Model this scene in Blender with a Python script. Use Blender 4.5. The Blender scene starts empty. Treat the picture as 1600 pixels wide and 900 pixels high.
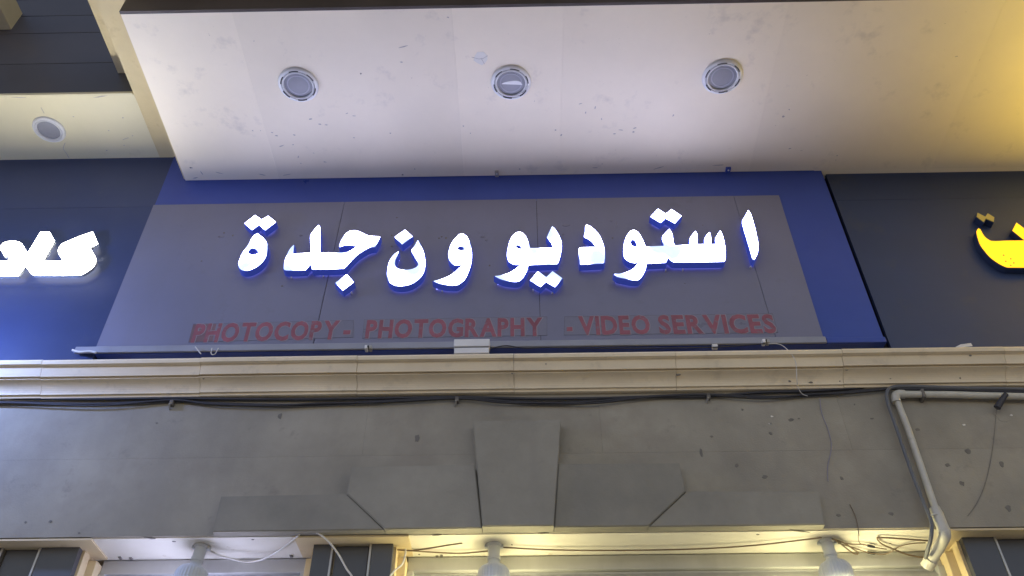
import bpy, bmesh, math, random
from mathutils import Vector, Matrix
from mathutils.geometry import tessellate_polygon
random.seed(7)
S = bpy.context.scene
COL = S.collection

# ------------------------------------------------------------------ camera
F, PITCH, YAW, ROLL = 1354.7, 0.73518, -0.015787, -0.0038846
CAM = Vector((0, 0, 1.6))
cp, sp, cy, sy = math.cos(PITCH), math.sin(PITCH), math.cos(YAW), math.sin(YAW)
fw = Vector((sy*cp, cy*cp, sp)); rt0 = Vector((cy, -sy, 0)); up0 = rt0.cross(fw)
RT = rt0*math.cos(ROLL) + up0*math.sin(ROLL)
UP = up0*math.cos(ROLL) - rt0*math.sin(ROLL)
cd = bpy.data.cameras.new('camera'); cam = bpy.data.objects.new('camera', cd); COL.objects.link(cam)
cd.sensor_width = 36; cd.lens = F/1600*36; cd.clip_end = 500; cd.clip_start = .05
M = Matrix((RT, UP, -fw)).transposed().to_4x4(); M.translation = CAM
cam.matrix_world = M
S.camera = cam

# ------------------------------------------------------------------ night sky and exposure
W = bpy.data.worlds.new('World'); S.world = W; W.use_nodes = True
wn = W.node_tree; bgn = wn.nodes['Background']
sky = wn.nodes.new('ShaderNodeTexSky'); sky.sky_type = 'NISHITA'; sky.sun_disc = False
sky.sun_elevation = math.radians(14); sky.sun_rotation = math.radians(0)
tint = wn.nodes.new('ShaderNodeMix'); tint.data_type = 'RGBA'; tint.blend_type = 'MULTIPLY'
tint.inputs[0].default_value = 1; tint.inputs[7].default_value = (1.0, .78, .74, 1)   # street-lit city night
wn.links.new(sky.outputs[0], tint.inputs[6]); wn.links.new(tint.outputs[2], bgn.inputs[0])
bgn.inputs[1].default_value = 0.15
sl = bpy.data.lights.new('sun', 'SUN'); sl.energy = .02; sl.angle = math.radians(12); sl.color = (1, .93, .85)
so = bpy.data.objects.new('sun', sl); COL.objects.link(so); so.rotation_euler = (math.radians(80), 0, math.radians(-20))
S.view_settings.view_transform = 'Standard'; S.view_settings.look = 'None'
S.view_settings.exposure = 1; S.view_settings.gamma = 1; S.view_settings.use_curve_mapping = False

LETTER_E, WHITE_E, YELLOW_E, BULB_E = 12.5, 20, .72, 32

# ------------------------------------------------------------------ helpers
def ray(x, y): return RT*((x-800)/F) - UP*((y-450)/F) + fw
def pw(x, y, Y=3.5):                       # pixel -> point on the upright plane at distance Y
    v = ray(x, y); return CAM + v*(Y/v.y)
def ph(x, y, z):                           # pixel -> point on the level plane at height z
    v = ray(x, y); return CAM + v*((z-CAM.z)/v.z)

def fill(loops):
    """triangles (as indices into the flattened loops) for an outline with holes"""
    flat = [p for L in loops for p in L]
    ar = lambda L: abs(sum(L[i-1][0]*L[i][1]-L[i][0]*L[i-1][1] for i in range(len(L))))/2
    want = ar(loops[0])-sum(ar(L) for L in loops[1:])
    tri = [list(t) for t in tessellate_polygon([[Vector((p[0], p[1], 0)) for p in L] for L in loops])]
    err = abs(sum(ar([flat[i] for i in t]) for t in tri)-want)/want
    if err > .002:
        bm = bmesh.new(); vs = [bm.verts.new((p[0], p[1], 0)) for p in flat]; o = 0; es = []
        bm.verts.index_update(); bm.verts.ensure_lookup_table()
        for L in loops:
            es += [bm.edges.new((vs[o+k], vs[o+(k+1) % len(L)])) for k in range(len(L))]; o += len(L)
        bmesh.ops.triangle_fill(bm, use_beauty=True, use_dissolve=False, edges=es, normal=(0, 0, 1))
        bm.verts.index_update()
        t2 = [[v.index for v in f.verts] for f in bm.faces]; bm.free()
        e2 = abs(sum(ar([flat[i] for i in t]) for t in t2)-want)/want
        if e2 < err: tri = t2
    return tri

class MB:
    def __init__(s): s.v = []; s.f = []; s.sm = False
    def add(s, vs, fs):
        n = len(s.v); s.v += [Vector(v) for v in vs]; s.f += [[i+n for i in f] for f in fs]; return s
    def box(s, a, b, bev=0):
        (x0, y0, z0), (x1, y1, z1) = a, b
        if bev <= 0:
            return s.add([(x, y, z) for x in (x0, x1) for y in (y0, y1) for z in (z0, z1)],
                         [(0,1,3,2),(4,6,7,5),(0,4,5,1),(2,3,7,6),(0,2,6,4),(1,5,7,3)])
        bm = bmesh.new(); bmesh.ops.create_cube(bm, size=1)
        for v in bm.verts:
            v.co = Vector((x0+(v.co.x+.5)*(x1-x0), y0+(v.co.y+.5)*(y1-y0), z0+(v.co.z+.5)*(z1-z0)))
        bmesh.ops.bevel(bm, geom=bm.edges[:], offset=bev, segments=2, affect='EDGES', profile=.5)
        bm.verts.index_update()
        s.add([v.co.copy() for v in bm.verts], [[v.index for v in f.verts] for f in bm.faces]); bm.free(); return s
    def tube(s, pts, r, n=8, cap=True):
        pts = [Vector(p) for p in pts]; rs = r if isinstance(r, (list, tuple)) else [r]*len(pts)
        nrm = None; rings = []; base = len(s.v)
        for i, p in enumerate(pts):
            t = (pts[min(i+1, len(pts)-1)] - pts[max(i-1, 0)]).normalized()
            if nrm is None:
                nrm = t.orthogonal().normalized()
            else:
                nrm = (nrm - t*nrm.dot(t)).normalized()
            b = t.cross(nrm)
            for k in range(n):
                a = 2*math.pi*k/n; s.v.append(p + (nrm*math.cos(a)+b*math.sin(a))*rs[i])
        for i in range(len(pts)-1):
            for k in range(n):
                s.f.append([base+i*n+k, base+i*n+(k+1) % n, base+(i+1)*n+(k+1) % n, base+(i+1)*n+k])
        if cap:
            s.f.append([base+k for k in range(n)][::-1]); s.f.append([base+(len(pts)-1)*n+k for k in range(n)])
        s.sm = True; return s
    def lathe(s, prof, c, n=32, axis=None, a0=0, a1=2*math.pi, wob=None):
        # prof: (radius, height along -z): revolve about vertical axis through c
        base = len(s.v); full = abs(a1-a0-2*math.pi) < 1e-6; m = n if full else n+1
        for (r, h) in prof:
            for k in range(m):
                a = a0+(a1-a0)*k/n; rr = r*(wob(k) if wob else 1)
                s.v.append(Vector((c[0]+rr*math.cos(a), c[1]+rr*math.sin(a), c[2]+h)))
        for i in range(len(prof)-1):
            for k in range(n):
                k2 = (k+1) % m
                s.f.append([base+i*m+k, base+i*m+k2, base+(i+1)*m+k2, base+(i+1)*m+k])
        s.sm = True; return s
    def prism(s, loops, y0, y1, front=True, back=True):
        # loops of (x,z), first outer then holes; extruded along Y from y0 (front) to y1
        flat = [p for L in loops for p in L]; n = len(flat)
        base = len(s.v)
        s.v += [Vector((x, y0, z)) for x, z in flat] + [Vector((x, y1, z)) for x, z in flat]
        tri = fill(loops)
        if front: s.f += [[base+i for i in t] for t in tri]
        if back: s.f += [[base+n+i for i in t][::-1] for t in tri]
        o = 0
        for L in loops:
            m = len(L)
            for k in range(m):
                a, b = base+o+k, base+o+(k+1) % m
                s.f.append([a, b, b+n, a+n])
            o += m
        return s
    def sweepx(s, prof, x0, x1):           # closed profile of (y,z) extruded along X
        n = len(prof); base = len(s.v)
        s.v += [Vector((x0, y, z)) for y, z in prof]+[Vector((x1, y, z)) for y, z in prof]
        for k in range(n): s.f.append([base+k, base+(k+1) % n, base+n+(k+1) % n, base+n+k])
        tri = fill([prof])
        s.f += [[base+i for i in t] for t in tri]+[[base+n+i for i in t] for t in tri]
        return s

def thing(name, label, cat, loc=(0, 0, 0), group=None):
    o = bpy.data.objects.new(name, None); COL.objects.link(o); o.location = loc
    o.empty_display_size = .1
    tag(o, label, cat, group); return o
def tag(o, label=None, cat=None, group=None, kind=None):
    if label: o['label'] = label
    if cat: o['category'] = cat
    if group: o['group'] = group
    if kind: o['kind'] = kind
    return o
def wloc(o):
    v = Vector((0, 0, 0))
    while o: v += o.location; o = o.parent
    return v
def build(mb, name, mat, parent=None, smooth=None):
    off = wloc(parent) if parent else Vector((0, 0, 0))
    me = bpy.data.meshes.new(name)
    me.from_pydata([v-off for v in mb.v], [], mb.f)
    bm = bmesh.new(); bm.from_mesh(me); bmesh.ops.recalc_face_normals(bm, faces=bm.faces[:]); bm.to_mesh(me); bm.free()
    me.materials.append(mat)
    if mb.sm if smooth is None else smooth:
        for p in me.polygons: p.use_smooth = True
        try: me.set_sharp_from_angle(angle=math.radians(40))
        except Exception: pass
    o = bpy.data.objects.new(name, me); COL.objects.link(o)
    if parent: o.parent = parent
    return o
def box(name, mat, parent, a, b, bev=0): return build(MB().box(a, b, bev), name, mat, parent)

def spline(pts, n=8):
    P = [Vector(p) for p in pts]; out = []
    for i in range(len(P)-1):
        a, b = P[i], P[i+1]; m0 = (P[i+1]-P[max(i-1, 0)])*.5; m1 = (P[min(i+2, len(P)-1)]-P[i])*.5
        for k in range(n):
            t = k/n; t2 = t*t; t3 = t2*t
            out.append(a*(2*t3-3*t2+1)+m0*(t3-2*t2+t)+b*(-2*t3+3*t2)+m1*(t3-t2))
    out.append(P[-1]); return out
def smooth_loop(L, n=4, corner=38):
    P = [Vector(p) for p in L]; N = len(P); sharp = []
    for i in range(N):
        a = P[i]-P[i-1]; b = P[(i+1) % N]-P[i]
        sharp.append(a.angle(b, 0) > math.radians(corner))
    out = []
    for i in range(N):
        a, b = P[i], P[(i+1) % N]; d = b-a
        m0 = d if sharp[i] else (b-P[i-1]).normalized()*d.length
        m1 = d if sharp[(i+1) % N] else (P[(i+2) % N]-a).normalized()*d.length
        for k in range(n):
            t = k/n; t2 = t*t; t3 = t2*t
            out.append(a*(2*t3-3*t2+1)+m0*(t3-2*t2+t)+b*(-2*t3+3*t2)+m1*(t3-t2))
    return out
def offset_loop(L, d):
    P = [Vector(p) for p in L]; N = len(P)
    ar = sum(P[i].x*P[(i+1) % N].y-P[(i+1) % N].x*P[i].y for i in range(N))
    s = 1 if ar > 0 else -1; out = []
    for i in range(N):
        a = (P[i]-P[i-1]); b = (P[(i+1) % N]-P[i])
        if a.length < 1e-7: a = b
        if b.length < 1e-7: b = a
        a.normalize(); b.normalize()
        n1 = Vector((a.y, -a.x))*s; n2 = Vector((b.y, -b.x))*s
        m = n1+n2
        if m.length < .3: m = n1
        m.normalize(); k = min(1/max(m.dot(n1), .3), 1.8)
        out.append(P[i]+m*d*k)
    return out

# ------------------------------------------------------------------ materials
def newmat(name):
    m = bpy.data.materials.new(name); m.use_nodes = True
    return m, m.node_tree, m.node_tree.nodes['Principled BSDF']
def surf(name, col, rough=.6, amt=.12, scale=3, spots=None, metal=0, bump=0, bscale=60, spec=.5, streak=None, coat=0, rvar=.12, perpiece=.04):
    """painted / stone / metal surface: two octaves of tone drift, optional dirt flecks (colour, scale, threshold), vertical streaks, fine relief"""
    m, t, b = newmat(name); N = t.nodes.new; L = t.links.new
    geo = N('ShaderNodeNewGeometry')
    n1 = N('ShaderNodeTexNoise'); n1.inputs['Scale'].default_value = scale; n1.inputs['Detail'].default_value = 8; n1.inputs['Roughness'].default_value = .62
    L(geo.outputs['Position'], n1.inputs['Vector'])
    mr = N('ShaderNodeMapRange'); mr.inputs[1].default_value = .28; mr.inputs[2].default_value = .72
    mr.inputs[3].default_value = 1-amt; mr.inputs[4].default_value = 1+amt*.6
    L(n1.outputs[0], mr.inputs[0])
    oi = N('ShaderNodeObjectInfo'); pr = N('ShaderNodeMapRange'); pr.inputs[3].default_value = 1-perpiece; pr.inputs[4].default_value = 1+perpiece
    L(oi.outputs['Random'], pr.inputs[0])
    mm = N('ShaderNodeMath'); mm.operation = 'MULTIPLY'; L(mr.outputs[0], mm.inputs[0]); L(pr.outputs[0], mm.inputs[1])
    mul = N('ShaderNodeVectorMath'); mul.operation = 'SCALE'; mul.inputs[0].default_value = col[:3]; L(mm.outputs[0], mul.inputs['Scale'])
    out = mul.outputs[0]
    def mixin(fac, c):
        nonlocal out
        mx = N('ShaderNodeMix'); mx.data_type = 'RGBA'; L(fac, mx.inputs[0]); L(out, mx.inputs[6]); mx.inputs[7].default_value = (*c, 1); out = mx.outputs[2]
    for (c, sc, lo, hi, k) in (spots or []):
        ns = N('ShaderNodeTexNoise'); ns.inputs['Scale'].default_value = sc; ns.inputs['Detail'].default_value = 4; ns.inputs['Roughness'].default_value = .7
        L(geo.outputs['Position'], ns.inputs['Vector'])
        r = N('ShaderNodeMapRange'); r.inputs[1].default_value = lo; r.inputs[2].default_value = hi; r.inputs[4].default_value = k; L(ns.outputs[0], r.inputs[0])
        mixin(r.outputs[0], c)
    if streak:
        c, sc, k = streak
        mp = N('ShaderNodeMapping'); mp.inputs['Scale'].default_value = sc; L(geo.outputs['Position'], mp.inputs['Vector'])
        ns = N('ShaderNodeTexNoise'); ns.inputs['Scale'].default_value = 1; ns.inputs['Detail'].default_value = 6; L(mp.outputs[0], ns.inputs['Vector'])
        r = N('ShaderNodeMapRange'); r.inputs[1].default_value = .5; r.inputs[2].default_value = .8; r.inputs[4].default_value = k; L(ns.outputs[0], r.inputs[0])
        mixin(r.outputs[0], c)
    L(out, b.inputs['Base Color'])
    rr = N('ShaderNodeMapRange'); rr.inputs[3].default_value = max(rough-rvar, .05); rr.inputs[4].default_value = min(rough+rvar, 1); L(n1.outputs[0], rr.inputs[0]); L(rr.outputs[0], b.inputs['Roughness'])
    b.inputs['Metallic'].default_value = metal; b.inputs['Specular IOR Level'].default_value = spec
    b.inputs['Coat Weight'].default_value = coat
    if bump:
        nb = N('ShaderNodeTexNoise'); nb.inputs['Scale'].default_value = bscale; nb.inputs['Detail'].default_value = 5; L(geo.outputs['Position'], nb.inputs['Vector'])
        bp = N('ShaderNodeBump'); bp.inputs['Strength'].default_value = bump; bp.inputs['Distance'].default_value = .004; L(nb.outputs[0], bp.inputs['Height']); L(bp.outputs[0], b.inputs['Normal'])
    return m
def glow(name, col, e, base=(.8, .8, .8), dim=None, rough=.35):
    """lit acrylic or lamp glass: emission with LED unevenness (dim = colour, noise scale, low, high, fraction)"""
    m, t, b = newmat(name); N = t.nodes.new; L = t.links.new
    b.inputs['Base Color'].default_value = (*base, 1); b.inputs['Roughness'].default_value = rough
    b.inputs['Emission Color'].default_value = (*col, 1); b.inputs['Emission Strength'].default_value = e
    if dim:
        c, sc, lo, hi, k = dim
        geo = N('ShaderNodeNewGeometry'); ns = N('ShaderNodeTexNoise'); ns.inputs['Scale'].default_value = sc; ns.inputs['Detail'].default_value = 1
        L(geo.outputs['Position'], ns.inputs['Vector'])
        r = N('ShaderNodeMapRange'); r.interpolation_type = 'SMOOTHSTEP'; r.inputs[1].default_value = lo; r.inputs[2].default_value = hi; L(ns.outputs[0], r.inputs[0])
        pw_ = N('ShaderNodeMath'); pw_.operation = 'POWER'; L(r.outputs[0], pw_.inputs[0]); pw_.inputs[1].default_value = 2.2
        mx = N('ShaderNodeMix'); mx.data_type = 'RGBA'; L(r.outputs[0], mx.inputs[0]); mx.inputs[6].default_value = (*c, 1); mx.inputs[7].default_value = (*col, 1)
        s = N('ShaderNodeMapRange'); s.inputs[3].default_value = k; s.inputs[4].default_value = e; L(pw_.outputs[0], s.inputs[0])
        L(mx.outputs[2], b.inputs['Emission Color']); L(s.outputs[0], b.inputs['Emission Strength'])
    return m

DIRT = (.16, .13, .11)
m_soffit = surf('cream_soffit_paint', (.80, .71, .56), .55, .07, 1.6, [((.42, .38, .33), 5, .6, .75, .35), (DIRT, 38, .71, .75, .6)], bump=.12, bscale=25)
m_strip = surf('yellowed_cream_paint', (.60, .49, .27), .6, .16, 2.5, [((.36, .27, .14), 5, .56, .72, .6)], bump=.15, bscale=25)
m_lsoffit = surf('pale_yellow_soffit_paint', (.66, .60, .40), .55, .07, 2, [((.5, .4, .25), 5, .62, .75, .4)], bump=.12, bscale=25)
m_fascia = surf('dark_brown_fascia', (.06, .045, .04), .5, .35, 4, bump=.1)
m_clad = surf('charcoal_cladding', (.07, .068, .082), .45, .2, 2.2, [((.10, .085, .085), 2.5, .55, .75, .5)], perpiece=.08)
m_wall = surf('taupe_render', (.315, .288, .228), .8, .30, 1.7, [((.24, .21, .17), 3.2, .5, .7, .5), ((.17, .155, .135), 9, .62, .76, .5), ((.12, .11, .10), 45, .7, .76, .5)], bump=.25, bscale=120, streak=((.2, .185, .165), (7, 7, 1.2), .35))
m_block = surf('taupe_block_render', (.27, .252, .205), .75, .26, 2.4, [((.17, .16, .14), 9, .64, .78, .4)], bump=.25, bscale=90, perpiece=.10, streak=((.2, .185, .165), (7, 7, 1.4), .4))
m_cornice = surf('cream_stone_cornice', (.74, .63, .44), .7, .12, 3, [((.46, .39, .28), 7, .58, .74, .5), (DIRT, 50, .72, .77, .6)], bump=.15, bscale=70, streak=((.5, .42, .31), (3, 14, 14), .4))
m_lintel = surf('white_lintel_paint', (.74, .70, .60), .55, .08, 4, [((.45, .38, .26), 12, .64, .74, .6)], bump=.2, bscale=40)
m_cream = surf('cream_pilaster_paint', (.62, .50, .30), .6, .1, 5, [((.4, .3, .17), 14, .62, .74, .5)], bump=.15, bscale=40)
m_dark = surf('slate_cladding', (.07, .072, .08), .4, .15, 4)
m_trim = surf('worn_metal_trim', (.42, .40, .36), .35, .2, 8, metal=.6)
m_blue = surf('blue_sign_sheet', (.038, .075, .36), .33, .1, 2.5, [((.05, .09, .36), 3, .55, .75, .4)], perpiece=.02, bump=.5, bscale=2.2)
m_grey = surf('grey_composite_panel', (.185, .188, .27), .36, .07, 2.4, [((.14, .138, .17), 6, .6, .75, .45), ((.10, .095, .1), 55, .735, .77, .7)], perpiece=.03, bump=.55, bscale=2.6, streak=((.165, .162, .2), (9, 9, 1.5), .25))
m_navy = surf('navy_sign_sheet', (.03, .048, .135), .4, .15, 2, [((.045, .06, .12), 4, .55, .75, .5)], perpiece=.04, bump=.5, bscale=2.2)
m_navy2 = surf('slate_navy_sign_sheet', (.027, .047, .12), .45, .15, 2, [((.06, .07, .09), 5, .55, .75, .5)], perpiece=.04, bump=.5, bscale=2.2)
m_rail = surf('pale_aluminium_rail', (.29, .30, .35), .4, .14, 6, metal=.1)
m_black = surf('black_cable_rubber', (.032, .033, .042), .55, .2, 20)
m_gcable = surf('grey_cable', (.12, .125, .135), .5, .12, 20)
m_wcable = surf('white_flex', (.62, .60, .56), .45, .1, 20)
m_bcable = surf('brown_wire', (.17, .12, .075), .5, .2, 20)
m_pvc = surf('aged_pvc_pipe', (.52, .50, .43), .42, .16, 9, [((.3, .28, .23), 12, .58, .75, .5)])
m_wplast = surf('white_plastic', (.72, .72, .73), .4, .06, 8)
m_slot = surf('dark_slot', (.02, .02, .024), .7, .1, 8)
m_lens = surf('frosted_lamp_glass', (.25, .25, .28), .5, .08, 14, rvar=.05)
m_lens2 = surf('lamp_reflector', (.36, .36, .42), .45, .08, 14)
m_shutter = surf('shutter_steel', (.42, .42, .41), .45, .1, 5, metal=.25, streak=((.25, .24, .22), (12, 12, 2), .4))
m_red = surf('faded_red_vinyl', (.27, .08, .112), .55, .3, 12, [((.19, .16, .2), 35, .56, .66, .8)])
m_pale = surf('vinyl_edge', (.27, .25, .30), .5, .2, 20)
m_film = surf('aged_sticker_film', (.182, .18, .242), .3, .12, 9)
m_filme = surf('sticker_film_edge', (.135, .133, .18), .5, .2, 9)
m_filmr = surf('reddened_sticker_film', (.17, .10, .115), .5, .3, 9)
m_stain = surf('dark_grime', (.175, .16, .138), .85, .3, 20)
m_scuff = surf('grey_scuff', (.44, .40, .37), .8, .2, 20)
m_patch = surf('fresh_filler', (.72, .69, .62), .8, .06, 9)
m_return = glow('blue_letter_return', (.05, .08, .5), .17, base=(.02, .045, .30), rough=.4)
m_face = glow('white_lit_acrylic', (.66, .68, 1.0), LETTER_E, dim=((.45, .62, 1.0), 6.5, .33, .49, .56))
m_wface = glow('warm_white_lit_acrylic', (1.0, .98, .90), WHITE_E)
m_halo = glow('letter_back_light', (1.0, .98, .92), 1.3)
m_bluehalo = glow('added_blue_bloom_glow', (.24, .26, 1.0), 1.3)  # glow added to imitate blue bloom around the letters
m_wside = surf('pale_letter_side', (.45, .47, .5), .4, .1, 8)
m_yface = glow('yellow_lit_acrylic', (1.0, .50, .010), YELLOW_E, base=(.8, .6, .02))
m_yface2 = glow('yellow_soffit_wash_glow', (1.0, .72, .08), 200, base=(.8, .6, .02))  # far brighter than the visible letters, to wash the soffit yellow
m_yunlit = glow('dim_yellow_acrylic', (1.0, .72, .10), .07, base=(.36, .28, .10))
m_ghost = surf('letter_ghost_mark', (.04, .052, .062), .5, .2, 14)
m_flood = glow('cool_flood_glass', (.28, .42, 1.0), 210)
m_cool = glow('cool_lamp_glass', (.60, .64, 1.0), BULB_E*.85)
m_warm = glow('warm_lamp_glass', (1.0, .90, .48), BULB_E*1.3)
m_pave = surf('pavement_concrete', (.52, .49, .45), .8, .15, 1.5, bump=.2)
m_road = surf('asphalt', (.05, .05, .052), .85, .2, 3, bump=.3)
m_bwall = surf('building_render', (.42, .38, .30), .8, .12, 1.2, bump=.2)

# ------------------------------------------------------------------ ground
tag(box('pavement', m_pave, None, (-14, -6, -.3), (14, 4.2, 0)), kind='structure')
tag(box('kerb', m_pave, None, (-14, -6.15, -.3), (14, -6.003, .004), .01), kind='structure')
tag(box('road', m_road, None, (-60, -40, -.4), (60, -6.152, -.13)), kind='structure')
tag(box('ground', m_road, None, (-60, 4.203, -.4), (60, 40, -.02)), kind='structure')

# ------------------------------------------------------------------ facade
ZL = 3.333      # underside of the lintel
ZM = 5.691      # dropped canopy soffit
ZU = 5.934      # upper soffit
bld = thing('shop_building', 'taupe rendered shopfront facade with cream moulded cornice above roller shutters', 'building', (0, 3.75, 0))
box('upper_wall', m_bwall, bld, (-7, 3.62, 4.06), (7, 4.2, 9))
box('lintel_beam', m_lintel, bld, (-7, 3.512, ZL), (7, 4.2, 4.055))
box('lower_wall', m_bwall, bld, (-7, 3.95, 0), (7, 4.2, ZL-.003))
# render slabs in two courses
zj = pw(1000, 707).z; ztop = 4.085
xs = [-7, -4.6, pw(200, 670).x, pw(571, 670).x, pw(939, 670).x, pw(1322, 670).x, 3.4, 7]
for a, b in zip(xs, xs[1:]):
    box('wall_slab', m_wall, bld, (a+.0003, 3.5, zj+.0003), (b-.0003, 3.513, ztop))
xs = [-7, -3.4, pw(805, 770).x, 3.9, 7]
for a, b in zip(xs, xs[1:]):
    box('wall_slab', m_wall, bld, (a+.0003, 3.5, ZL+.004), (b-.0003, 3.513, zj-.0003))
# flat arch of raised blocks
def block(name, pts, Y=3.452):
    L = []
    for x, y in pts:
        p = pw(x, y, Y); L.append((p.x, ZL+.001 if y > 800 else p.z))
    L = offset_loop(L, -.0009)
    mb = MB(); bm = bmesh.new()
    vs = [bm.verts.new((x, Y, z)) for x, z in L]; f = bm.faces.new(vs)
    r = bmesh.ops.extrude_face_region(bm, geom=[f])
    bmesh.ops.translate(bm, vec=(0, 3.5005-Y, 0), verts=[v for v in r['geom'] if isinstance(v, bmesh.types.BMVert)])
    ed = [e for e in bm.edges if all(abs(v.co.y-Y) < 1e-5 for v in e.verts)]
    bmesh.ops.bevel(bm, geom=ed, offset=.004, segments=2, affect='EDGES')
    bm.verts.index_update(); mb.add([v.co.copy() for v in bm.verts], [[v.index for v in q.verts] for q in bm.faces]); bm.free()
    return build(mb, name, m_block, bld)
block('keystone', [(738,657),(877,655),(866,829),(753,831)], 3.438)
block('arch_block', [(549,729),(742,725),(753,831),(600,832),(541,771)])
block('arch_block', [(345,775),(541,771),(600,832),(330,836)], 3.458)
block('arch_block', [(872,724),(1062,723),(1072,767),(1014,828),(866,829)])
block('arch_block', [(1073,767),(1280,767),(1292,829),(1014,829)], 3.458)
# grime and chips on the wall
def blot(cx, cz, rx, rz, Y, mat, name='stain', n=11, parent=bld, drip=0):
    L = []
    for k in range(n):
        a = 2*math.pi*k/n; q = random.uniform(.6, 1.15)
        z = math.sin(a)*rz*q
        if z < 0: z *= 1+drip
        L.append((cx+math.cos(a)*rx*q, cz+z))
    return build(MB().prism([L], Y-.0016, Y+.001), name, mat, parent)
for (x, y, w, h, d) in [(652,684,7,9,.6),(438,649,5,6,.8),(245,661,3,2,0),(40,816,3,3,0),(79,815,4,3,0),(124,833,3,2,0),(1236,656,6,4,0),(1248,654,3,2,0),(1204,677,4,3,.5),(1112,682,4,3,0),(1195,745,6,4,0),(1151,727,5,5,.5),
                        (1315,747,4,4,.4),(1433,671,5,4,0),(1363,654,4,2,0),(1512,704,6,5,.6),(1480,726,6,4,.2),(1564,724,5,6,.5),(1503,755,5,5,.3),(1392,803,5,4,0),(1575,794,7,6,.3),(1335,632,2,2,0),(1204,662,2,2,0),(1160,640,3,3,0),(1095,705,3,8,.9),(1310,805,5,3,0)]:
    p = pw(x, y, 3.5); u = .0027
    blot(p.x, p.z, w*u*.8, h*u*.8, 3.5, m_stain, drip=d)
for (x, y) in [(1206,651),(1506,664),(1580,649),(1203,662)]:
    p = pw(x, y, 3.5); blot(p.x, p.z, .008, .005, 3.5, m_patch, 'chip')

# cornice of moulded stone lengths
def zc(y, Y): return pw(800, y, Y).z
prof = [(3.63, zc(614, 3.502)), (3.486, zc(614.5, 3.486)), (3.478, zc(612.5, 3.478)), (3.474, zc(609, 3.474))]
for k in range(0, 9):                       # cove
    t = k/8; y = 607-t*24; Y = 3.468-.052*t**1.7-.004; prof.append((Y, zc(y, Y)))
prof += [(3.422, zc(581.5, 3.422)), (3.422, zc(580, 3.422)), (3.405, zc(578.6, 3.405)), (3.403, zc(576, 3.403)), (3.394, zc(565, 3.394)), (3.39, zc(563, 3.39)),
         (3.383, zc(562, 3.383)), (3.379, zc(560.5, 3.379)), (3.372, zc(559, 3.372)), (3.37, zc(554.5, 3.37)), (3.376, zc(552.5, 3.376)), (3.63, zc(552.5, 3.376)+.004)]
ZCT = prof[-1][1]
cor = build(MB().box((-7, 3.53, zc(612, 3.5)), (7, 3.625, ZCT-.02)), 'cornice', m_cornice, bld)
jx = [pw(x, 590, 3.42).x for x in (312, 557, 803, 1058, 1322)]; pitch = (jx[-1]-jx[0])/4
jx = [jx[0]-pitch*k for k in (5, 4, 3, 2, 1)] + jx + [jx[-1]+pitch*k for k in (1, 2, 3, 4, 5)]
for a, b in zip(jx, jx[1:]):
    dy, dz = random.uniform(-.0012, .0012), random.uniform(-.0015, .0015)
    build(MB().sweepx([(y+dy, z+dz) for y, z in prof], a+.001, b-.001), 'cornice_block', m_cornice, cor)
for (x, y, w, h) in [(318,592,3,2),(800,584,2,1.5),(1060,585,6,5),(1322,578,4,3),(1234,596,4,2),(1267,598,5,2),(1312,596,2,2),(1500,591,2,2),(1516,556,3,2),(1391,592,2,2),(853,569,2,1)]:
    p = pw(x, y, 3.40); v = ray(x, y)
    # place on the moulding face by walking the ray to the nearest profile point
    best = min(prof[4:-1], key=lambda q: abs((q[1]-CAM.z)/q[0]-v.z/v.y)); p = CAM+v*(best[0]/v.y)
    blot(p.x, p.z, w*.0022, h*.0022, p.y-.002, m_stain, parent=cor)

# pilasters with slate facing, cream core
SH = 3.73      # shutter plane
def pilaster(x0, x1, left=True, right=True, boards=(.3, .7)):
    c = build(MB().box((x0-.012 if left else x0, 3.605, 0), (x1+.012 if right else x1, 3.95, ZL-.002)), 'pilaster', m_cream, bld)
    if left: box('side_moulding', m_cream, c, (x0-.05, 3.66, 0), (x0-.010, 3.949, ZL-.03), .003)
    if right: box('side_moulding', m_cream, c, (x1+.010, 3.66, 0), (x1+.05, 3.949, ZL-.03), .003)
    box('cap', m_cream, c, (x0-.075, 3.503, ZL-.009), (x1+.075, 3.70, ZL-.0005))
    xa, xb = x0+(x1-x0)*boards[0], x0+(x1-x0)*boards[1]
    box('facing_board', m_dark, c, (x0, 3.57, 0), (xa-.006, 3.604, ZL-.0085))
    box('facing_board', m_dark, c, (xb+.006, 3.57, 0), (x1, 3.604, ZL-.0085))
    box('facing_panel', m_dark, c, (xa+.012, 3.588, 0), (xb-.012, 3.604, ZL-.012))
    for q in (xa, xb):
        box('lit_edge_strip', m_trim, c, (q-.005, 3.566, 0), (q+.005, 3.6, ZL-.0086), .002)  # pale strips stand in for light caught on the facing edges
    return c
PX = {}
p0, p1 = ph(487, 847, ZL-.02), ph(612, 846, ZL-.02)
pilaster(p0.x, p1.x, boards=(.24, .72)); PX['c'] = (p0.x, p1.x)
pL = ph(116, 850, ZL-.02).x; pilaster(pL-.62, pL, left=False, boards=(.45, .72)); PX['l'] = pL
pR = ph(1508, 838, ZL-.02).x; pilaster(pR, pR+.62, right=False, boards=(.23, .6)); PX['r'] = pR

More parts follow.
